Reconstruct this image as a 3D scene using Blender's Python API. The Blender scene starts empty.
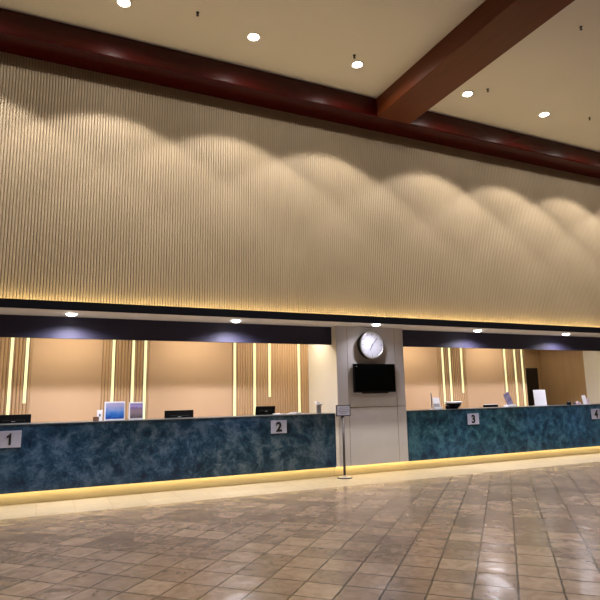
import bpy, bmesh, math, random
from mathutils import Matrix, Vector
random.seed(7)
C = bpy.context.scene.collection
PI = math.pi
sc = bpy.context.scene
sc.view_settings.view_transform = 'Standard'
sc.view_settings.look = 'None'
sc.view_settings.gamma = 1
sc.view_settings.use_curve_mapping = False
sc.view_settings.exposure = -0.05
sc.cycles.max_bounces = 8
sc.cycles.diffuse_bounces = 5
sc.cycles.sample_clamp_indirect = 4

# ------------------------------------------------------------------ materials
def mat(name, col, rough=.6, metal=0, spec=.5, emis=None, estr=0, coat=0):
    m = bpy.data.materials.new(name); m.use_nodes = True
    b = m.node_tree.nodes['Principled BSDF']
    b.inputs['Base Color'].default_value = (*col, 1)
    b.inputs['Roughness'].default_value = rough
    b.inputs['Metallic'].default_value = metal
    b.inputs['Specular IOR Level'].default_value = spec
    b.inputs['Coat Weight'].default_value = coat
    if emis:
        b.inputs['Emission Color'].default_value = (*emis, 1)
        b.inputs['Emission Strength'].default_value = estr
    return m
def nd(m, t, **k):
    n = m.node_tree.nodes.new(t)
    for a, v in k.items():
        if a in n.inputs: n.inputs[a].default_value = v
        else: setattr(n, a, v)
    return n
def lk(m, a, b): m.node_tree.links.new(a, b)
def bs(m): return m.node_tree.nodes['Principled BSDF']
def ramp(m, fac, stops):
    r = nd(m, 'ShaderNodeValToRGB'); e = r.color_ramp.elements
    while len(e) < len(stops): e.new(.5)
    for i, (p, c) in enumerate(stops): e[i].position = p; e[i].color = (*c, 1)
    lk(m, fac, r.inputs[0]); return r.outputs[0]
def mottled(name, c1, c2, scale=4, rough=.6, detail=4, stretch=(1, 1, 1), bump=0, **k):
    m = mat(name, c1, rough, **k)
    tc = nd(m, 'ShaderNodeTexCoord'); mp = nd(m, 'ShaderNodeMapping'); mp.inputs['Scale'].default_value = stretch
    lk(m, tc.outputs['Object'], mp.inputs[0])
    n = nd(m, 'ShaderNodeTexNoise'); n.inputs['Scale'].default_value = scale; n.inputs['Detail'].default_value = detail
    lk(m, mp.outputs[0], n.inputs['Vector'])
    lk(m, ramp(m, n.outputs[0], [(.3, c1), (.7, c2)]), bs(m).inputs['Base Color'])
    if bump:
        bp = nd(m, 'ShaderNodeBump'); bp.inputs['Strength'].default_value = bump; bp.inputs['Distance'].default_value = .005
        lk(m, n.outputs[0], bp.inputs['Height']); lk(m, bp.outputs[0], bs(m).inputs['Normal'])
    return m

M = {}
M['slat'] = mottled('ribbed_beige_panel', (.355, .275, .178), (.39, .303, .20), 1.2, .62, stretch=(1, 1, .3))
M['slat_groove'] = mottled('ribbed_groove_dark', (.17, .132, .082), (.20, .155, .098), 1.2, .8)
M['ceiling'] = mottled('ceiling_paint', (.75, .71, .65), (.78, .74, .68), .6, .8)
M['beam'] = mottled('dark_red_lacquered_wood', (.036, .0012, .0010), (.050, .002, .0015), 3, .21, stretch=(.4, 4, 4), spec=.3)
M['beam_cross'] = mottled('brown_red_lacquered_wood', (.105, .024, .006), (.13, .030, .008), 3, .36, stretch=(4, .4, 4), spec=.25)
M['ledge'] = mat('dark_navy_metal', (.005, .005, .009), .45, spec=.15)
M['fascia'] = mottled('dark_navy_satin_panel', (.027, .025, .048), (.031, .029, .054), 2, .55, spec=.25)
M['soffit'] = mottled('white_soffit_paint', (.74, .72, .70), (.78, .76, .74), 2, .7)
M['pillar'] = mottled('grey_laminate', (.50, .475, .47), (.54, .51, .505), 3, .45)
M['cream'] = mottled('cream_paint', (.80, .745, .64), (.83, .775, .67), 1, .7)
M['gold'] = mat('brushed_gold_trim', (.35, .25, .12), .35, .8)
M['steel'] = mat('brushed_steel', (.55, .55, .55), .3, .9)
M['darksteel'] = mat('dark_grey_metal', (.07, .062, .062), .5, .5)
M['peach'] = mottled('peach_wood_laminate', (.60, .41, .255), (.64, .44, .275), .9, .65, stretch=(1, 1, .5), spec=.15)
M['peach_flute'] = mottled('peach_fluted_wood', (.56, .37, .20), (.60, .40, .225), 1.5, .55)
M['tan'] = mottled('tan_wood_laminate', (.50, .34, .175), (.55, .37, .19), 2, .5, stretch=(3, 3, .4))
M['black'] = mat('black_plastic', (.004, .004, .004), .5, spec=.15)
M['screen'] = mat('black_glass_screen', (.002, .002, .002), .15, spec=.12)
M['white'] = mat('white_plastic', (.75, .75, .78), .4)
M['clockface'] = mat('clock_face_paper', (.42, .42, .47), .8, spec=.05)
M['flute_groove'] = mat('fluted_groove_brown', (.33, .20, .10), .7)
M['paper'] = mottled('white_paper', (.78, .78, .80), (.72, .72, .75), 8, .7)
M['plate'] = mottled('pale_lilac_sign_plate', (.38, .39, .50), (.42, .43, .54), 8, .5)
M['ink'] = mat('black_ink', (.008, .008, .01), .5)
M['greyink'] = mat('grey_print', (.16, .16, .20), .6)
M['acrylic'] = mat('clear_acrylic_edge', (.80, .80, .84), .15)
M['grey'] = mat('grey_plastic', (.30, .29, .29), .45)
M['purple'] = mottled('purple_brochure_print', (.14, .12, .24), (.34, .30, .42), 9, .5)
M['pink'] = mottled('pink_print', (.55, .30, .38), (.75, .68, .72), 18, .5)
M['brown'] = mottled('brown_wood', (.22, .10, .05), (.30, .15, .08), 20, .5)
M['door'] = mottled('dark_brown_door_wood', (.012, .008, .006), (.018, .012, .008), 4, .5)
M['desk'] = mottled('light_wood_desk', (.45, .33, .20), (.5, .37, .23), 3, .5)
M['top'] = mottled('dark_stone_countertop', (.03, .045, .055), (.06, .075, .085), 12, .3)
M['hall'] = mottled('hall_plaster', (.20, .17, .14), (.23, .195, .16), .7, .8)
M['lamp'] = mat('downlight_lens', (1, 1, 1), .5, emis=(1, .93, .80), estr=45)
M['lamp2'] = mat('white_downlight_lens', (1, 1, 1), .5, emis=(1, .96, .92), estr=14)
M['trimring'] = mat('white_lamp_ring', (.75, .70, .62), .4)
M['strip'] = mat('yellow_light_tube', (.25, .24, .12), .5, emis=(1, .94, .46), estr=1.2)
M['cove'] = mat('warm_led_tape', (1, .9, .6), .5, emis=(1, .76, .33), estr=52)
M['kick'] = mat('warm_led_tape_low', (1, .9, .6), .5, emis=(1, .74, .28), estr=13)
M['panel'] = mat('warm_ceiling_panel', (1, 1, 1), .5, emis=(1, .87, .68), estr=15.5)
M['plinth'] = mottled('pale_plinth', (.72, .62, .42), (.76, .66, .46), 2, .5)

# blue-green marble of the counters
def marble(name, dark, mid, light, off):
    m = mat(name, mid, .28, coat=.2)
    tc = nd(m, 'ShaderNodeTexCoord'); mp = nd(m, 'ShaderNodeMapping'); mp.inputs['Location'].default_value = (off, 0, 0)
    lk(m, tc.outputs['Object'], mp.inputs[0])
    n0 = nd(m, 'ShaderNodeTexNoise'); n0.inputs['Scale'].default_value = 1.6; n0.inputs['Detail'].default_value = 3
    lk(m, mp.outputs[0], n0.inputs['Vector'])
    mx = nd(m, 'ShaderNodeMix', data_type='VECTOR'); mx.inputs[0].default_value = .22
    lk(m, mp.outputs[0], mx.inputs[4]); lk(m, n0.outputs['Color'], mx.inputs[5])
    n1 = nd(m, 'ShaderNodeTexNoise'); n1.inputs['Scale'].default_value = 11; n1.inputs['Detail'].default_value = 9
    n1.inputs['Roughness'].default_value = .78; n1.inputs['Distortion'].default_value = .45
    lk(m, mx.outputs[1], n1.inputs['Vector'])
    v = nd(m, 'ShaderNodeTexVoronoi', feature='SMOOTH_F1'); v.inputs['Scale'].default_value = 6
    lk(m, mx.outputs[1], v.inputs['Vector'])
    ad = nd(m, 'ShaderNodeMath', operation='MULTIPLY_ADD'); ad.inputs[1].default_value = .35
    lk(m, v.outputs['Distance'], ad.inputs[0]); lk(m, n1.outputs[0], ad.inputs[2])
    c = ramp(m, ad.outputs[0], [(.50, dark), (.63, mid), (.77, light)])
    # slow drift between bluer and greener areas of the slabs
    n2 = nd(m, 'ShaderNodeTexNoise'); n2.inputs['Scale'].default_value = .55; n2.inputs['Detail'].default_value = 1
    lk(m, mp.outputs[0], n2.inputs['Vector'])
    tint = ramp(m, n2.outputs[0], [(.40, (.72, .88, 1.15)), (.60, (1.0, .97, .95))])
    mm = nd(m, 'ShaderNodeMix', data_type='RGBA', blend_type='MULTIPLY'); mm.inputs[0].default_value = 1
    lk(m, c, mm.inputs[6]); lk(m, tint, mm.inputs[7])
    lk(m, mm.outputs[2], bs(m).inputs['Base Color'])
    return m
M['marble_l'] = marble('blue_slate_marble', (.004, .017, .036), (.015, .050, .080), (.080, .120, .155), 0)
M['marble_r'] = marble('teal_marble', (.003, .022, .044), (.012, .062, .098), (.050, .140, .185), 7)

def tilefloor(name, rot, off, size, c1, c2, mortar, rough, bump, msize=.006):
    m = mat(name, c1, rough, spec=.75)
    tc = nd(m, 'ShaderNodeTexCoord'); mp = nd(m, 'ShaderNodeMapping'); mp.inputs['Rotation'].default_value = (0, 0, rot)
    mp.inputs['Location'].default_value = (*off, 0)
    lk(m, tc.outputs['Object'], mp.inputs[0])
    wob = nd(m, 'ShaderNodeTexNoise'); wob.inputs['Scale'].default_value = 9; wob.inputs['Detail'].default_value = 2
    lk(m, mp.outputs[0], wob.inputs['Vector'])
    sub = nd(m, 'ShaderNodeVectorMath', operation='SUBTRACT'); sub.inputs[1].default_value = (.5, .5, .5)
    lk(m, wob.outputs['Color'], sub.inputs[0])
    vm = nd(m, 'ShaderNodeVectorMath', operation='MULTIPLY_ADD'); vm.inputs[1].default_value = (.020, .020, 0)
    lk(m, sub.outputs[0], vm.inputs[0]); lk(m, mp.outputs[0], vm.inputs[2])
    b = nd(m, 'ShaderNodeTexBrick', offset=0.0, squash=1.0)
    for k, v in (('Scale', 1), ('Mortar Size', msize), ('Mortar Smooth', .35), ('Brick Width', size), ('Row Height', size), ('Bias', 0)):
        b.inputs[k].default_value = v
    b.inputs['Color1'].default_value = (*c1, 1); b.inputs['Color2'].default_value = (*c2, 1); b.inputs['Mortar'].default_value = (*mortar, 1)
    lk(m, vm.outputs[0], b.inputs['Vector'])
    n = nd(m, 'ShaderNodeTexNoise'); n.inputs['Scale'].default_value = 7; n.inputs['Detail'].default_value = 7; n.inputs['Distortion'].default_value = 1.2
    lk(m, mp.outputs[0], n.inputs['Vector'])
    mm = nd(m, 'ShaderNodeMix', data_type='RGBA', blend_type='MULTIPLY'); mm.inputs[0].default_value = .8
    lk(m, b.outputs['Color'], mm.inputs[6]); lk(m, ramp(m, n.outputs[0], [(.3, (.66, .64, .62)), (.7, (1.12, 1.10, 1.08))]), mm.inputs[7])
    lk(m, mm.outputs[2], bs(m).inputs['Base Color'])
    # relief: tile edges plus the wavy, hand-finished tile faces
    w = nd(m, 'ShaderNodeTexNoise'); w.inputs['Scale'].default_value = 3.2; w.inputs['Detail'].default_value = 1.5; w.inputs['Distortion'].default_value = .5
    lk(m, mp.outputs[0], w.inputs['Vector'])
    h = nd(m, 'ShaderNodeMath', operation='MULTIPLY_ADD'); h.inputs[1].default_value = -.35
    lk(m, b.outputs['Fac'], h.inputs[0]); lk(m, w.outputs[0], h.inputs[2])
    bp = nd(m, 'ShaderNodeBump'); bp.inputs['Strength'].default_value = bump; bp.inputs['Distance'].default_value = .012
    lk(m, h.outputs[0], bp.inputs['Height']); lk(m, bp.outputs[0], bs(m).inputs['Normal'])
    rr = nd(m, 'ShaderNodeMapRange'); rr.inputs['To Min'].default_value = rough * .75; rr.inputs['To Max'].default_value = rough * 1.5
    lk(m, n.outputs[0], rr.inputs[0]); lk(m, rr.outputs[0], bs(m).inputs['Roughness'])
    return m
M['floor'] = tilefloor('brown_terracotta_tile', -math.radians(45.3), (1.765, .01), .3333, (.265, .197, .152), (.155, .113, .088), (.034, .024, .019), .20, .85, msize=.009)
M['border'] = tilefloor('pale_border_stone', 0, (0, 0), .50, (.38, .315, .215), (.33, .275, .19), (.25, .18, .12), .34, .25)

# ------------------------------------------------------------------ geometry helpers
class MB:
    def __init__(s): s.bm = bmesh.new(); s.mats = []
    def mi(s, m):
        if m is None: return 0
        if m not in s.mats: s.mats.append(m)
        return s.mats.index(m)
    def box(s, x0, x1, y0, y1, z0, z1, bev=0, m=None, seg=2, mtx=None):
        r = bmesh.ops.create_cube(s.bm, size=1)
        vs = r['verts']
        for v in vs: v.co = Vector(((x0+x1)/2+v.co.x*(x1-x0), (y0+y1)/2+v.co.y*(y1-y0), (z0+z1)/2+v.co.z*(z1-z0)))
        fs = {f for v in vs for f in v.link_faces}
        if bev:
            es = {e for v in vs for e in v.link_edges}
            rb = bmesh.ops.bevel(s.bm, geom=list(es), offset=bev, segments=seg, affect='EDGES', profile=.5)
            fs = {f for f in rb['faces']} | {f for f in fs if f.is_valid}
            vs = list({v for f in fs for v in f.verts})
        if mtx is not None:
            for v in vs: v.co = mtx @ v.co
        i = s.mi(m)
        for f in fs: f.material_index = i
        return s
    def lathe(s, prof, n=32, m=None, mtx=None, smooth=True):
        """prof: list of (radius, height) revolved about local z"""
        i = s.mi(m); rings = []
        for r, z in prof:
            if r < 1e-6: rings.append([s.bm.verts.new((0, 0, z))])
            else: rings.append([s.bm.verts.new((r*math.cos(2*PI*k/n), r*math.sin(2*PI*k/n), z)) for k in range(n)])
        for a, b in zip(rings, rings[1:]):
            for k in range(n):
                q = [a[k % len(a)], a[(k+1) % len(a)], b[(k+1) % len(b)], b[k % len(b)]]
                u = []
                for v in q:
                    if v not in u: u.append(v)
                if len(u) > 2:
                    f = s.bm.faces.new(u); f.material_index = i; f.smooth = smooth
        if mtx is not None:
            for rg in rings:
                for v in rg: v.co = mtx @ v.co
        return s
    def prism(s, pts, z0, z1, m=None, mtx=None):
        """pts: closed outline in xy, extruded in z"""
        i = s.mi(m)
        lo = [s.bm.verts.new((x, y, z0)) for x, y in pts]; hi = [s.bm.verts.new((x, y, z1)) for x, y in pts]
        fs = [s.bm.faces.new(lo[::-1]), s.bm.faces.new(hi)]
        n = len(pts)
        for k in range(n): fs.append(s.bm.faces.new([lo[k], lo[(k+1) % n], hi[(k+1) % n], hi[k]]))
        for f in fs: f.material_index = i
        if mtx is not None:
            for v in lo+hi: v.co = mtx @ v.co
        return s
    def build(s, name, m=None, parent=None, loc=None):
        bmesh.ops.recalc_face_normals(s.bm, faces=s.bm.faces)
        me = bpy.data.meshes.new(name); s.bm.to_mesh(me); s.bm.free()
        if m is not None: me.materials.append(m)
        for q in s.mats:
            if q is not None: me.materials.append(q)
        o = bpy.data.objects.new(name, me); C.objects.link(o)
        if parent: o.parent = parent
        if loc: o.location = loc
        return o
def B(*a, **k): return MB().box(*a, **k)
def thing(name, label, cat, loc=(0, 0, 0), rz=0, group=None):
    o = bpy.data.objects.new(name, None); C.objects.link(o); o.empty_display_size = .1
    o.location = loc; o.rotation_euler = (0, 0, rz); o['label'] = label; o['category'] = cat
    if group: o['group'] = group
    return o
def tag(o, label, cat, group=None):
    o['label'] = label; o['category'] = cat
    if group: o['group'] = group
    return o
def struct(o, label=None):
    o['kind'] = 'structure'
    if label: o['label'] = label
    return o
def lamp(name, kind, parent, loc, energy, col, **k):
    l = bpy.data.lights.new(name, kind); l.energy = energy; l.color = col
    for a, v in k.items(): setattr(l, a, v)
    o = bpy.data.objects.new(name, l); C.objects.link(o); o.parent = parent; o.location = loc
    return o
ROTF = Matrix.Rotation(PI/2, 4, 'X')      # local z -> world -y (faces the hall)

# ------------------------------------------------------------------ room shell
XL, XR, YB, ZC = -3.0, 15.3, -17.0, 7.336
SOF, SOFY, FASY = 2.857, -.55, .20
WY = -.40
P1, P2 = 5.163, 6.730          # the pillar between the counters
Q1 = 13.72                     # next pillar
struct(B(XL-.2, XR+.2, YB-.2, -1.0, -.15, 0).build('floor', M['floor']), 'glossy brown clay tile floor laid diagonally')
struct(B(XL-.2, XR+.2, -1.0, 3.2, -.15, 0).build('trim_1', M['border']), 'pale beige stone floor border running along the counters')
struct(B(XL-.2, XR+.2, YB-.2, 3.2, ZC, ZC+.15).build('ceiling', M['ceiling']), 'high beige painted ceiling')
struct(B(XL-.2, XL, YB, 3.2, 0, ZC).build('wall_left', M['hall']))
struct(B(XR, XR+.2, YB, 3.2, 0, ZC).build('wall_right', M['hall']))
struct(B(XL-.2, XR+.2, YB-.2, YB, 0, ZC).build('wall_back', M['hall']))

def ribs(x0, x1, y, z0, z1, period, gap, depth, face, groove, name):
    """vertical flutes facing -y: face strips at y, groove floors at y+depth"""
    bm = bmesh.new(); n = int(round((x1-x0)/period)); p = (x1-x0)/n
    prev = None; cols = []
    for k in range(n):
        a = x0+k*p
        cols += [(a, y+depth, 1), (a+gap*.6, y+depth, 0), (a+gap, y+depth*.35, 0), (a+gap*1.45, y, 0), (p+a-gap*.45, y, 0), (a+p, y+depth*.5, 0)]
    cols.append((x1, y+depth, 0))
    vs = [(bm.verts.new((c[0], c[1], z0)), bm.verts.new((c[0], c[1], z1))) for c in cols]
    for i in range(len(vs)-1):
        f = bm.faces.new([vs[i][0], vs[i+1][0], vs[i+1][1], vs[i][1]])
        f.material_index = cols[i][2]
    # solid backing
    bw = MB(); bw.bm.free(); bw.bm = bm
    bw.mats = [face, groove]
    bw.box(x0, x1, y+depth+.002, y+depth+.06, z0, z1, m=groove)
    # keep orientation consistent
    return bw.build(name)

struct(ribs(XL, XR, WY, SOF+.06, 6.933, .044, .012, .014, M['slat'], M['slat_groove'], 'wall_front'),
       'tall beige wall clad in fine vertical ribs above the counters')
# beams
BF = -.93
struct(B(XL, XR, BF, WY+.3, 6.933, ZC, bev=.03, seg=4).build('trim_2', M['beam']), 'dark red lacquered beam along the top of the ribbed wall')
struct(B(5.72, 6.50, YB, BF+.002, 6.933, ZC, bev=.012).build('trim_3', M['beam_cross']), 'broad brown-red beam crossing the ceiling towards the hall')
# ledge, soffit, fascia
lb = MB()
lb.box(XL, XR, SOFY, WY+.02, SOF, SOF+.055, m=M['ledge'])
lb.box(XL, XR, SOFY+.012, SOFY+.03, SOF+.055, SOF+.135, m=M['ledge'])
struct(lb.build('trim_4'), 'dark ledge with a hidden light trough at the foot of the ribbed wall')
struct(B(XL, XR, SOFY+.012, 1.4, SOF-.004, SOF-.0005).build('trim_5', M['soffit']), 'narrow white soffit under the dark ledge')
struct(B(XL, P1, FASY, FASY+.06, 2.50, SOF-.005).build('trim_6', M['fascia']), 'dark satin fascia above the left counter opening')
struct(B(P2, Q1, FASY, FASY+.06, 2.50, SOF-.005).build('trim_7', M['fascia']), 'dark satin fascia above the right counter opening')
struct(B(XL, XR, -.34, 3.2, SOF, SOF+.05).build('ceiling_inner', M['soffit']))

# inner back wall behind the counters: plain peach panels between fluted stretches
IY = 1.30
flut = [(XL, -.21), (.96, 1.80), (3.45, 5.163), (8.62, 9.50), (10.70, 11.50)]
plain = [(-.21, .96), (1.80, 3.45), (6.730, 8.62), (9.50, 10.70)]
k = 0
w = thing('wall_inner', '', 'x'); del w['category']; del w['label']
struct(w, 'peach panelled wall behind the reception counters')
for a, b in flut: ribs(a, b, IY, 0, SOF-.005, .056, .015, .016, M['peach_flute'], M['flute_groove'], 'fluted_panel').parent = w
for a, b in plain: B(a+.002, b-.002, IY-.004, IY+.06, 0, SOF-.005).build('plain_panel', M['peach'], w)
# corridor beyond the end of the panelled wall
struct(B(11.40, 11.50, IY+.07, 3.0, 0, SOF-.005).build('wall_corridor_left', M['tan']))
struct(B(11.40, 14.2, 3.0, 3.1, 0, SOF-.005).build('wall_corridor_end', M['tan']))
struct(ribs(0, 1.70, 0, 0, SOF-.005, .28, .006, .004, M['tan'], M['slat_groove'], 'wall_corridor_right'))
o = bpy.data.objects['wall_corridor_right']; o.rotation_euler = (0, 0, -PI/2); o.location = (13.90, 2.995, 0)
d = struct(B(12.90, 13.75, 2.955, 2.998, 0.002, 2.20, bev=.004).build('door_1', M['door']), 'dark door at the end of the corridor')
MB().lathe([(0, 0), (.012, 0), (.012, .05), (.009, .055), (0, .055)], 12, mtx=Matrix.Translation((13.0, 2.955, 1.02)) @ ROTF).box(12.99, 13.12, 2.895, 2.908, 1.01, 1.03).build('door_handle', M['steel'], d)

# ------------------------------------------------------------------ pillars
def pillar(x0, x1, name, label, cols, trimmed):
    t = thing(name, label, 'pillar', ((x0+x1)/2, 0, 0))
    cx = (x0+x1)/2
    def bx(a, b, *r, **q): return B(a-cx, b-cx, *r, **q)
    MB().box(x0-cx, x1-cx, .0205, 1.30, .18, SOF-.006).box(x0-cx, x1-cx, .12, 1.30, 0, .18).build('core', M['cream'], t)['label'] = 'cream painted side of the pillar'
    xs = [x0]+cols+[x1]
    for i in range(len(xs)-1):
        for z0, z1 in ((.176, 1.262), (1.276, SOF-.006)):
            bx(xs[i]+(.005 if i else 0), xs[i+1]-(.005 if i < len(xs)-2 else 0), 0, .02, z0, z1, bev=.0015).build('cladding_panel', M['pillar'], t)
    for c in cols: bx(c-.005, c+.005, .004, .0195, .18, SOF-.006).build('gold_strip', M['gold'], t)
    bx(x0, x1, .006, .0195, 1.262, 1.276).build('gold_strip', M['gold'], t)
    return t
pil = pillar(P1, P2, 'pillar', 'grey clad square pillar between the two counters', [5.404, 6.52], True)
pil2 = pillar(Q1, XR-.002, 'pillar', 'cream sided pillar closing off the right end of counter 4', [Q1+.24], True)

# ------------------------------------------------------------------ counters
def counter(x0, x1, label, mk, joints):
    cx = (x0+x1)/2
    t = thing('reception_counter', label, 'counter', (cx, 0, 0))
    js = [x0]+joints+[x1]
    for a, b in zip(js, js[1:]):
        B(a-cx+.0015, b-cx-.0015, 0, .03, .176, 1.152, bev=.0015).build('marble_slab', M[mk], t)
    B(x0-cx, x1-cx, .0305, .12, .176, 1.152).build('carcass', M['top'], t)
    B(x0-cx, x1-cx, -.004, .48, 1.152, 1.168, bev=.003).build('countertop', M['top'], t)
    B(x0-cx, x1-cx, .1205, .38, .0, .72).build('cabinet', M['desk'], t)
    B(x0-cx, x1-cx, .10, .12, 0, .1755).build('toe_kick', M['plinth'], t)
    B(x0-cx, x1-cx, .045, .065, .1725, .1758).build('led_tape', M['kick'], t)['label'] = 'warm glowing light tape under the counter edge'
    return t
def desk(x0, x1, label):
    t = thing('staff_desk', label, 'desk', ((x0+x1)/2, .50, 0))
    w = (x1-x0)/2
    B(-w, w, 0, .56, .72, .75, bev=.003).build('desktop', M['desk'], t)
    for x in (-w+.02, -w/3, w/3, w-.05): B(x, x+.03, .03, .50, 0, .7195).build('leg_panel', M['desk'], t)
desk(XL+.01, P1-.01, 'low light wood staff desk behind the blue grey counter')
desk(P2+.01, Q1-.2, 'low light wood staff desk behind the teal counter')
ctl = counter(XL+.005, P1-.07, 'long counter faced in blue grey marble with plates 1 and 2', 'marble_l', [-.85, 1.36, 3.553])
ctr = counter(P2+.003, Q1-.003, 'long counter faced in teal marble with plates 3 and 4', 'marble_r', [9.05, 11.38])
o = B(P1-.066, P1-.002, -.003, .06, .18, 1.16, bev=.003).build('end_panel', M['trimring'])
tag(o, 'narrow pale metal end panel between left counter and pillar', 'panel')
# pillar toe kicks
for t, a, b in ((pil, P1-.065, P2), (pil2, Q1, XR-.01)):
    c = t.location.x
    B(a-c, b-c, .10, .1195, 0, .1755).build('toe_kick', M['plinth'], t)
    B(a-c, b-c, .045, .065, .1725, .1758).build('led_tape', M['kick'], t)

# number plates
def plate(x0, x1, z0, z1, txt, label):
    cx = (x0+x1)/2
    t = thing('number_plate', label, 'sign', (cx, -.001, z0), 0, 'number plates on the counter fronts')
    w = x1-x0; h = z1-z0
    B(-w/2, w/2, -.008, 0, 0, h, bev=.002).build('plate', M['plate'], t)
    cu = bpy.data.curves.new('numeral', 'FONT'); cu.body = txt; cu.size = h*.98; cu.extrude = .001; cu.offset = h*.042
    cu.align_x = 'CENTER'; cu.align_y = 'CENTER'
    tmp = bpy.data.objects.new('tmp', cu); C.objects.link(tmp)
    dg = bpy.context.evaluated_depsgraph_get()
    me = bpy.data.meshes.new_from_object(tmp.evaluated_get(dg)); bpy.data.objects.remove(tmp)
    me.name = 'numeral'; me.materials.clear(); me.materials.append(M['ink'])
    if txt == '1':                       # a bold figure one with a flag and no foot
        bm = bmesh.new()
        pts = [(.03, .0), (.16, .0), (.16, .70), (.06, .70), (.045, .63), (-.09, .55), (-.09, .43), (.03, .47)]
        lo = [bm.verts.new((x*h*.98, y*h*.98, -.001)) for x, y in pts]; hi = [bm.verts.new((x*h*.98, y*h*.98, .001)) for x, y in pts]
        bm.faces.new(lo[::-1]); bm.faces.new(hi)
        for q in range(len(pts)): bm.faces.new([lo[q], lo[(q+1) % len(pts)], hi[(q+1) % len(pts)], hi[q]])
        me.clear_geometry(); bm.to_mesh(me); bm.free()
    # centre the glyph on the plate
    xs = [v.co.x for v in me.vertices]; ys = [v.co.y for v in me.vertices]
    ox, oy = (min(xs)+max(xs))/2, (min(ys)+max(ys))/2
    for v in me.vertices: v.co.x -= ox; v.co.y -= oy
    o = bpy.data.objects.new('numeral', me); C.objects.link(o); o.parent = t
    o.rotation_euler = (PI/2, 0, 0); o.location = (0, -.0095, h/2); o['label'] = 'black numeral '+txt
    return t
plate(-.59, -.262, .832, 1.078, '1', 'pale number plate reading 1 on the left counter front')
plate(3.770, 4.080, .848, 1.080, '2', 'pale number plate reading 2 on the counter front beside the pillar')
plate(8.300, 8.615, .834, 1.064, '3', 'pale number plate reading 3 on the teal counter front')
plate(12.15, 12.47, .818, 1.056, '4', 'pale number plate reading 4 at the right edge of the teal counter')

# ------------------------------------------------------------------ light strips on the inner wall
def light_strip(x, zb, label):
    t = thing('light_strip', label, 'light', (x, IY-.006, zb), 0, 'vertical light strips on the panelled wall')
    zt = SOF-.02-zb
    B(-.027, .027, -.006, 0, 0, zt).build('channel', M['acrylic'], t)
    B(-.021, .021, -.018, -.0065, .006, zt-.004, bev=.004).build('light_tube', M['strip'], t)
for x, zb, lb_ in [
    (-.531, 1.20, 'long glowing strip farthest left, above the leftmost monitor'),
    (-.290, 1.465, 'short glowing strip beside the leftmost long strip, ending in mid wall'),
    (1.154, 1.12, 'glowing strip rising behind the blue poster, leftmost of that trio'),
    (1.509, 1.12, 'glowing strip in the middle of the trio behind the two posters'),
    (1.731, 1.12, 'glowing strip beside the right edge of the small poster, rightmost of that trio'),
    (3.505, 1.10, 'glowing strip at the left edge of the fluted panel left of plate 2'),
    (3.930, 1.10, 'glowing strip rising directly above the monitor near plate 2'),
    (4.260, 1.493, 'short glowing strip above plate 2, ending in mid wall'),
    (4.935, 1.10, 'long glowing strip near the pillar, last one before the cream wall'),
    (8.778, 1.24, 'first glowing strip right of the pillar, beside the pale card'),
    (8.990, 1.12, 'second glowing strip right of the pillar, rising behind the dark bowl'),
    (9.356, 1.500, 'short glowing strip above plate 3, ending in mid wall'),
    (10.776, 1.40, 'glowing strip rising above the slanted purple brochure'),
    (11.122, 1.12, 'middle glowing strip of the last trio, beside the corridor door'),
    (11.373, 1.12, 'last glowing strip at the panel end, next to the dark door')]:
    light_strip(x, zb, lb_)

# ------------------------------------------------------------------ lights
WARM = (1, .93, .84)
def downlight(x, y, label, e, wide, cone=107, shown=True):
    t = thing('ceiling_downlight', label, 'ceiling light', (x, y, ZC), 0, 'round downlights in the high ceiling')
    MB().lathe([(.088, -.0005), (.088, -.010), (.104, -.013), (.116, -.006), (.118, -.0005)], 28).build('ring', M['trimring'], t)
    MB().lathe([(0, -.026), (.03, -.025), (.06, -.019), (.08, -.009), (.087, -.003), (.087, -.0015), (0, -.0015)], 28).build('lens', M['lamp'], t)  # lens domed so its shape takes in the lamp's glow
    lamp('downlight_beam', 'SPOT', t, (0, 0, -.036), e, WARM if wide else (1, .95, .90), spot_size=math.radians(cone), spot_blend=.16, shadow_soft_size=.09)
    if wide: lamp('downlight_spill', 'SPOT', t, (0, 0, -.034), wide, WARM, spot_size=math.radians(168), spot_blend=.3, shadow_soft_size=.045)
    return t
for x, lb_ in [(-1.27, 'ceiling light beyond the left edge of the picture'), (.775, 'ceiling light nearest the top left corner, cut by the picture top'),
               (2.82, 'ceiling light second from the left, left of the crossing beam'),
               (4.785, 'ceiling light just left of the crossing beam with a sprinkler beside it'),
               (7.30, 'ceiling light just right of the crossing beam'), (9.393, 'ceiling light farthest right in view'),
               (11.45, 'ceiling light beyond the right edge of the picture'), (13.50, 'ceiling light near the right hand end wall')]:
    downlight(x, -1.77, lb_, 520, 55)
for y in (-6.6, -11.2):  # unseen rows, added to light the floor and counter fronts
    for x in (-.4, 3.9, 8.2, 12.5):
        t = downlight(x, y, 'added fill light in the unseen %s row over the open hall' % ('middle' if y > -8 else 'rear'), 320, 0, 106)

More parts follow.
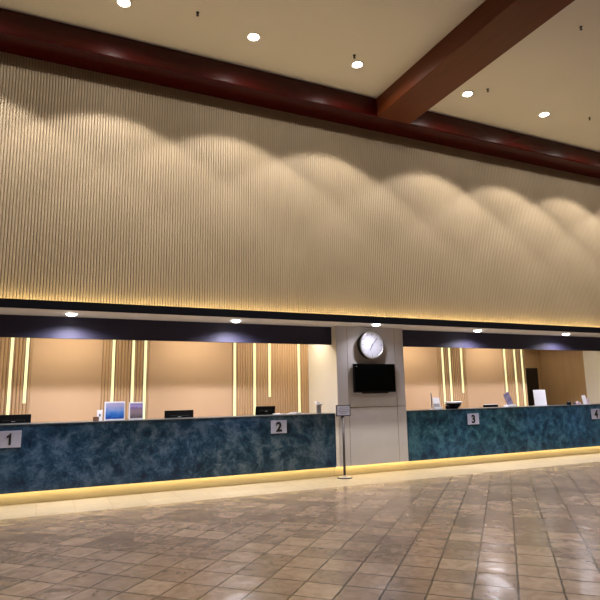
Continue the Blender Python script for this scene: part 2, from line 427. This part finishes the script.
COOL = (.93, .90, 1.0)
def soffit_light(x, label, e=210, y=-.20):
    t = thing('soffit_downlight', label, 'ceiling light', (x, y, SOF-.004), 0, 'small round downlights in the soffit')
    MB().lathe([(.085, -.0003), (.085, -.006), (.096, -.007), (.102, -.0003)], 24).build('ring', M['white'], t)
    MB().lathe([(0, -.040), (.03, -.038), (.06, -.029), (.078, -.015), (.084, -.003), (.084, -.0008), (0, -.0008)], 24).build('lens', M['lamp2'], t)  # deep dome stands in for the bloom around the lamp
    lamp('soffit_beam', 'SPOT', t, (0, 0, -.044), e, COOL, spot_size=math.radians(158), spot_blend=.9, shadow_soft_size=.05)
for x, lb_ in [(.336, 'soffit light over the left counter, nearest plate 1'), (3.044, 'soffit light over the left counter, left of plate 2'),
               (5.80, 'soffit light above the round clock on the pillar'), (8.576, 'soffit light above plate 3'),
               (11.305, 'soffit light farthest right, over the corridor end of the teal counter')]:
    soffit_light(x, lb_, 64 if 5 < x < 6.5 else 400, -.46 if 5 < x < 6.5 else -.20)

# cove light on the ledge
cv = B(XL+.02, XR-.02, -.475, -.450, SOF+.0555, SOF+.068).build('cove_light', M['cove'])
tag(cv, 'warm yellow light tape hidden on the dark ledge below the ribbed wall', 'light')
# panels in the ceiling over the staff side
for i, (x, lb_) in enumerate([(-1.6, 'over the far left desk'), (.40, 'between the two left strip groups'), (2.6, 'over the middle of the left counter'),
                              (4.5, 'next to the pillar, left side'), (7.7, 'next to the pillar, right side'), (10.1, 'over the middle of the right counter')]):
    t = thing('panel_light', 'flat ceiling panel light behind the fascia '+lb_, 'ceiling light', (x, .72, SOF-.0045), 0, 'panel lights over the staff desks')
    B(-.62, .62, -.17, .17, -.012, -.0005, bev=.003).build('frame', M['white'], t)
    B(-.60, .60, -.15, .15, -.014, -.0125).build('diffuser', M['panel'], t)
t = thing('panel_light', 'flat ceiling panel light behind the fascia over the right end of the counter', 'ceiling light', (12.7, .72, SOF-.0045), 0, 'panel lights over the staff desks')
B(-.42, .42, -.12, .12, -.012, -.0005, bev=.003).build('frame', M['white'], t)
B(-.40, .40, -.10, .10, -.014, -.0125).build('diffuser', M['panel'], t)

t = thing('panel_light', 'added panel light brightening the corridor by the dark door', 'ceiling light', (12.7, 2.2, SOF-.0045), 0, 'panel lights over the staff desks')  # added lamp, lifts the otherwise dark corridor
B(-.42, .42, -.12, .12, -.012, -.0005, bev=.003).build('frame', M['white'], t)
B(-.40, .40, -.10, .10, -.014, -.0125).build('diffuser', M['panel'], t)

# sprinklers
for x, y, lb_ in [(1.836, -1.98, 'dark sprinkler between the two leftmost ceiling lights'), (4.60, -1.985, 'dark sprinkler right beside the ceiling light left of the crossing beam'),
                  (7.55, -2.06, 'dark sprinkler beside the ceiling light right of the crossing beam'), (7.60, -4.10, 'dark sprinkler farthest from the ribbed wall, near the top right corner'),
                  (10.43, -2.05, 'dark sprinkler farthest right on the ceiling')]:
    t = thing('sprinkler', lb_, 'sprinkler', (x, y, ZC), 0, 'sprinklers on the ceiling')
    t.scale = (.75, .75, .6)
    MB().lathe([(.036, -.0003), (.034, -.008), (.016, -.012), (.016, -.045), (.022, -.05), (.012, -.075), (0, -.075)], 14).build('body', M['darksteel'], t)
    MB().lathe([(0, -.088), (.030, -.086), (.030, -.090), (0, -.092)], 14).box(-.024, -.018, -.003, .003, -.088, -.045).box(.018, .024, -.003, .003, -.088, -.045).build('deflector', M['darksteel'], t)

# ------------------------------------------------------------------ clock
t = thing('wall_clock', 'large round wall clock with white face, silver rim and deep black case, on the pillar', 'clock', (5.89, -.002, 2.480))
t.scale = (1, 1.35, 1)
R = .27
MB().lathe([(0, 0), (R-.03, 0), (R+.005, .02), (R+.008, .085), (R, .10), (0, .10)], 64, mtx=ROTF).build('case', M['black'], t)
MB().lathe([(R-.026, .1), (R-.022, .109), (R-.008, .113), (R+.006, .108), (R+.008, .096)], 64, mtx=ROTF).build('rim', M['steel'], t)
face = MB().lathe([(0, .101), (R-.024, .101), (R-.024, .106), (0, .106)], 64, mtx=ROTF, smooth=False).build('face', M['clockface'], t)
for h in range(12):
    a = h*PI/6
    big = h % 3 == 0
    MB().box(-.008 if big else -.005, .008 if big else .005, -.109, -.1065, R*.76 if not big else R*.70, R*.86,
             mtx=Matrix.Rotation(a, 4, 'Y')).build('hour_mark', M['greyink'], t)
for nm, L, wd, a in (('hour_hand', .12, .014, 3.6), ('minute_hand', .18, .010, .7)):
    MB().box(-wd/2, wd/2, -.1135, -.1105, -.03, L, mtx=Matrix.Rotation(a, 4, 'Y')).build(nm, M['greyink'], t)
MB().lathe([(0, .106), (.014, .106), (.014, .116), (0, .117)], 20, mtx=ROTF).build('hub', M['greyink'], t)

# television
t = thing('television', 'black flat screen television hanging below the clock on the pillar', 'television', (5.962, 0, 1.55))
B(-.478, .478, -.10, -.045, 0, .56, bev=.006).build('housing', M['black'], t)
B(-.462, .462, -.1035, -.1005, .030, .544).build('screen', M['screen'], t)
B(-.15, .15, -.044, -.002, .16, .42).build('wall_bracket', M['darksteel'], t)
B(-.30, .30, -.095, -.06, -.020, -.0005, bev=.004).build('speaker_bar', M['black'], t)
B(-.46, -.40, -.09, -.05, .5605, .578, bev=.003).build('receiver', M['white'], t)['label'] = 'small white receiver on the top left corner'
B(-.44, -.41, -.1045, -.1037, .50, .512).build('badge', M['grey'], t)

# ------------------------------------------------------------------ stanchion sign
t = thing('sign_stand', 'slim dark floor stand holding a small framed notice, in front of the pillar corner', 'sign stand', (5.150, -.20, 0))
MB().lathe([(0, 0), (.138, 0), (.142, .004), (.142, .014), (.136, .016), (0, .016)], 40).build('base', M['darksteel'], t)
MB().lathe([(0, .0165), (.130, .0165), (.11, .024), (.04, .032), (.028, .05), (0, .05)], 40).build('base_cover', M['steel'], t)
MB().lathe([(0, .03), (.022, .03), (.022, 1.10), (0, 1.10)], 20).build('pole', M['darksteel'], t)
f = MB()
f.box(-.152, .152, -.024, -.004, 1.118, 1.327, bev=.004)
f.box(-.03, .03, -.004, .02, 1.08, 1.20)
fr = f.build('frame', M['darksteel'], t)
B(-.132, .132, -.027, -.0245, 1.138, 1.307).build('notice', M['plate'], t)
for i, (zz, a) in enumerate(((1.27, .10), (1.235, .11), (1.205, .11), (1.175, .07))):
    B(-a, a, -.0285, -.0275, zz-.005, zz+.005).build('printed_line', M['greyink'], t)

# ------------------------------------------------------------------ things on and behind the counters
def monitor(x0, x1, ztop, y, label, tilt=0, rz=0, light_top=False):
    w = x1-x0
    t = thing('monitor', label, 'monitor', ((x0+x1)/2, y, .75), rz, 'computer monitors behind the counters')
    h = w*.60; zt = ztop-.75
    mt = Matrix.Translation((0, 0, zt-h)) @ Matrix.Rotation(tilt, 4, 'X')
    MB().box(-w/2, w/2, -.012, .012, 0, h, bev=.005, mtx=mt).box(-w*.33, w*.33, -.04, -.012, h*.12, h*.72, bev=.010, mtx=mt).build('housing', M['black'], t)
    MB().box(-w/2+.012, w/2-.012, .0122, .014, .015, h-.012, mtx=mt).build('screen', M['screen'], t)
    MB().box(-.028, .028, -.0425, -.0405, h*.62, h*.66, mtx=mt).build('badge', M['grey'], t)
    if light_top: MB().box(-w/2+.004, w/2-.004, -.008, .010, h+.0005, h+.014, bev=.002, mtx=mt).build('top_edge', M['paper'], t)['label'] = 'pale strip along the top edge'
    B(-.025, .025, -.075, -.045, .012, zt-h*.45, bev=.004).build('neck', M['black'], t)
    MB().lathe([(0, 0), (.12, 0), (.12, .008), (.05, .014), (0, .014)], 28).build('foot', M['black'], t)
monitor(-.665, -.156, 1.296, .70, 'black monitor back at the far left edge, above plate 1')
monitor(2.0, 2.525, 1.291, .70, 'black monitor back against the plain peach panel, middle of left counter', rz=.02)
monitor(3.715, 4.135, 1.325, .70, 'black monitor above plate 2, tilted back and standing a little askew', tilt=.12, rz=.12)
monitor(9.415, 9.865, 1.215, .70, 'black monitor right of plate 3 with only its top showing', light_top=True)

CT = 1.1685
def poster_mat(name, stops, scale, axis_h):
    m = mat(name, (1, 1, 1), .35)
    tc = nd(m, 'ShaderNodeTexCoord'); sp = nd(m, 'ShaderNodeSeparateXYZ'); lk(m, tc.outputs['Generated'], sp.inputs[0])
    n = nd(m, 'ShaderNodeTexNoise'); n.inputs['Scale'].default_value = scale; n.inputs['Detail'].default_value = 5
    lk(m, tc.outputs['Generated'], n.inputs['Vector'])
    a = nd(m, 'ShaderNodeMath', operation='MULTIPLY_ADD'); a.inputs[1].default_value = .45; lk(m, n.outputs[0], a.inputs[0])
    s = nd(m, 'ShaderNodeMath', operation='SUBTRACT'); s.inputs[1].default_value = .22; lk(m, sp.outputs[2], s.inputs[0])
    lk(m, s.outputs[0], a.inputs[2]); lk(m, ramp(m, a.outputs[0], stops), bs(m).inputs['Base Color'])
    return m
M['art1'] = poster_mat('blue_sea_print', [(.0, (.01, .06, .30)), (.25, (.03, .16, .52)), (.5, (.16, .30, .62)), (.75, (.34, .36, .60)), (1, (.45, .42, .60))], 5, 0)
M['art2'] = poster_mat('mountain_print', [(.0, (.10, .08, .09)), (.3, (.26, .20, .22)), (.55, (.32, .22, .26)), (.68, (.22, .16, .34)), (.85, (.42, .34, .62)), (1, (.25, .2, .45))], 7, 0)
def tabletop_poster(x0, x1, h, art, label, rz=0):
    w = x1-x0
    t = thing('poster_holder', label, 'poster', ((x0+x1)/2, .25, CT), rz, 'posters in upright holders on the counter')
    lean = Matrix.Rotation(-.06, 4, 'X')
    MB().box(-w/2, w/2, -.008, .004, .012, h, bev=.002, mtx=lean).build('holder', M['acrylic'], t)
    MB().box(-w/2+.022, w/2-.016, -.0105, -.0085, .026, h-.022, mtx=lean).build('print', M[art], t)
    MB().box(-w/2, w/2, -.03, .07, .0, .011, bev=.002).build('foot', M['acrylic'], t)
tabletop_poster(.930, 1.258, .305, 'art1', 'larger blue poster in a clear holder on the left counter')
tabletop_poster(1.318, 1.558, .29, 'art2', 'smaller purple and brown poster in a clear holder, right of the blue one')
# little card left of the posters
t = thing('card_holder', 'small pale card standing left of the blue poster', 'card', (.862, .25, CT))
MB().box(-.042, .042, -.004, .004, .01, .175, bev=.002, mtx=Matrix.Rotation(-.12, 4, 'X')).build('card', M['paper'], t)
B(-.03, .03, -.02, .03, 0, .011, bev=.002).build('foot', M['acrylic'], t)
B(-.012, .016, -.0145, -.0135, .07, .11, mtx=Matrix.Rotation(-.12, 4, 'X') @ Matrix.Translation((0, .008, 0))).build('emblem', M['greyink'], t)
t = thing('wooden_box', 'small brown box on the counter left of the pale card', 'box', (.80, .17, CT))
B(-.045, .045, -.03, .03, 0, .055, bev=.008, seg=3).build('body', M['brown'], t)
B(-.047, .047, -.032, .032, .0555, .070, bev=.005).build('lid', M['brown'], t)

# loose papers right of monitor above plate 2
pr = random.Random(3)
for i, (x, y, w_, d_, hh, rz, lb_) in enumerate([(4.05, .30, .13, .20, .022, .3, 'low stack of white paper against the monitor above plate 2'),
        (4.225, .30, .13, .15, .014, -.15, 'thin stack of white paper in the middle between monitor and terminal'),
        (4.41, .32, .14, .22, .034, .12, 'curled white paper stack nearest the last left strip light'),
        (4.62, .30, .12, .16, .008, .1, 'flat loose white sheets left of the card terminal')]):
    mb = MB(); n = 5; z = 0
    for q in range(n):
        th = hh/n
        mb.box(-w_/2, w_/2, -d_/2, d_/2, z+.0002, z+th-.0004, mtx=Matrix.Rotation(pr.uniform(-.07, .07), 4, 'Z')); z += th
    o = mb.build('paper_stack', M['paper'], None, (x, y, CT)); o.rotation_euler = (0, 0, rz)
    tag(o, lb_, 'paper', 'white papers on the left counter')
# card terminal
t = thing('card_terminal', 'grey card payment terminal with pale tilted head on the left counter by the pillar', 'card terminal', (4.868, .25, CT))
B(-.055, .055, -.05, .05, 0, .012, bev=.003).build('foot', M['grey'], t)
B(-.045, .045, -.022, .022, .0122, .155, bev=.006).build('body', M['grey'], t)
hd = Matrix.Translation((0, 0, .185)) @ Matrix.Rotation(.35, 4, 'X') @ Matrix.Rotation(.12, 4, 'Y')
MB().box(-.070, .060, -.055, .060, -.016, .022, bev=.008, mtx=hd).build('head', M['paper'], t)
MB().box(-.045, .035, -.030, .040, .0222, .025, mtx=hd).build('keypad', M['grey'], t)

# right counter
t = thing('flag_pole', 'thin pale upright post at the pillar end of the teal counter', 'post', (7.572, .25, CT))
MB().lathe([(0, 0), (.045, 0), (.045, .006), (.012, .012), (0, .012)], 20).build('foot', M['paper'], t)
MB().lathe([(0, .01), (.011, .01), (.011, .335), (.016, .34), (.011, .352), (0, .354)], 14).build('rod', M['paper'], t)
t = thing('leaflet_holder', 'small stand of pale leaflets beside the thin post on the teal counter', 'leaflets', (7.715, .25, CT))
MB().box(-.09, .09, -.006, .006, .01, .25, bev=.002, mtx=Matrix.Rotation(-.15, 4, 'X')).build('leaflet', M['paper'], t)
MB().box(-.075, .075, -.009, -.0065, .03, .12, mtx=Matrix.Rotation(-.15, 4, 'X')).build('print', M['grey'], t)
B(-.10, .10, -.04, .05, 0, .010, bev=.002).box(-.10, .10, -.045, -.035, .0, .05, bev=.002).build('tray', M['acrylic'], t)
t = thing('bowl', 'dark bowl with a white rim on the teal counter, left of plate 3', 'bowl', (8.16, .25, CT))
MB().lathe([(0, 0), (.085, 0), (.09, .01), (.13, .05), (.165, .10), (.168, .118), (.155, .118), (.12, .06), (.08, .025), (0, .02)], 40).build('body', M['black'], t)
MB().lathe([(.153, .119), (.150, .135), (.168, .152), (.190, .150), (.192, .138), (.172, .119)], 40).build('rim', M['paper'], t)
sw = random.Random(5)
c = MB()
for q in range(14):
    a = sw.uniform(0, 6.28); r = sw.uniform(0, .10)
    mtx = Matrix.Translation((r*math.cos(a), r*math.sin(a), .08+sw.uniform(0, .03))) @ Matrix.Rotation(sw.uniform(0, 3), 4, 'Z')
    c.box(-.02, .02, -.012, .012, -.008, .008, bev=.004, mtx=mtx)
o = c.build('sweets', M['paper'], None, (8.16, .25, CT)); o['kind'] = 'stuff'; tag(o, 'small wrapped sweets lying in the dark bowl', 'sweets')
o = MB().lathe([(0, 0), (.040, 0), (.048, .02), (.045, .06), (.03, .075), (0, .08)], 24).build('desk_knob', M['black'], None, (7.955, .2, CT))  # plain dark knob of an unidentified desk item
tag(o, 'small black knob of a desk item touching the left side of the bowl', 'desk item')

t = thing('brochure_rack', 'slanted purple brochure in a white stand above the teal counter', 'brochure', (9.79, .25, CT))
B(-.12, .14, -.06, .07, 0, .045, bev=.006).build('base', M['paper'], t)
MB().box(-.085, .085, -.010, .012, 0, .30, bev=.003, mtx=Matrix.Translation((.03, 0, .04)) @ Matrix.Rotation(-.42, 4, 'Y')).build('brochure', M['purple'], t)
t = thing('notice_board', 'large blank white upright notice on the teal counter before the dark door', 'notice', (10.775, .25, CT))
MB().box(-.195, .195, -.006, .006, .008, .375, bev=.003, mtx=Matrix.Rotation(-.05, 4, 'X')).build('sheet', M['white'], t)
B(-.20, .20, -.05, .06, 0, .009, bev=.002).build('foot', M['acrylic'], t)
t = thing('pen_cup', 'small black cup on the teal counter left of plate 4', 'cup', (11.66, .2, CT))
MB().lathe([(0, 0), (.048, 0), (.052, .075), (.046, .075), (.042, .01), (0, .01)], 24).build('cup', M['black'], t)
MB().box(-.004, .004, -.004, .004, .012, .10, mtx=Matrix.Rotation(.2, 4, 'Y')).build('pen', M['grey'], t)
t = thing('stapler', 'small grey desk gadget beside the black cup', 'desk item', (11.84, .2, CT))
B(-.045, .045, -.025, .025, 0, .018, bev=.004).build('base', M['grey'], t)
MB().box(-.042, .042, -.018, .018, .030, .055, bev=.006).box(.015, .042, -.015, .015, .0182, .0298).build('arm', M['darksteel'], t)
t = thing('tissue_box', 'small pink box right of the grey gadget', 'box', (11.965, .2, CT))
B(-.055, .055, -.045, .045, 0, .062, bev=.004).build('box', M['pink'], t)
B(-.025, .025, -.004, .004, .0622, .085, bev=.002).build('tissue', M['paper'], t)
t = thing('leaflet_holder', 'tall white and pink leaflet stand right of the pink box', 'leaflets', (12.27, .2, CT))
MB().box(-.10, .03, -.006, .006, .01, .225, bev=.002, mtx=Matrix.Rotation(-.12, 4, 'X') @ Matrix.Rotation(-.08, 4, 'Y')).build('leaflet', M['paper'], t)
MB().box(.02, .095, -.02, -.010, .01, .15, bev=.002, mtx=Matrix.Rotation(-.12, 4, 'X')).build('leaflet', M['pink'], t)
B(-.11, .11, -.045, .055, 0, .009, bev=.002).build('foot', M['acrylic'], t)

# ------------------------------------------------------------------ world and camera
wd = bpy.data.worlds.new('world'); sc.world = wd; wd.use_nodes = True
wd.node_tree.nodes['Background'].inputs[0].default_value = (.10, .08, .06, 1)
wd.node_tree.nodes['Background'].inputs[1].default_value = .3
yaw, pitch, roll, fpx = 4.33260988e-01, 1.68148734e-01, -1.75164852e-02, 551.771957
fwd = Vector((math.sin(yaw)*math.cos(pitch), math.cos(yaw)*math.cos(pitch), math.sin(pitch)))
r = Vector((math.cos(yaw), -math.sin(yaw), 0)); u = r.cross(fwd)
r2 = r*math.cos(roll)+u*math.sin(roll); u2 = -r*math.sin(roll)+u*math.cos(roll)
cam = bpy.data.cameras.new('camera'); cam.sensor_width = 36; cam.sensor_fit = 'HORIZONTAL'; cam.lens = fpx/600*36; cam.clip_start = .05
co = bpy.data.objects.new('camera', cam); C.objects.link(co)
mw = Matrix((r2, u2, -fwd)).transposed().to_4x4(); mw.translation = (0, -9.5, 1.55)
co.matrix_world = mw
sc.camera = co
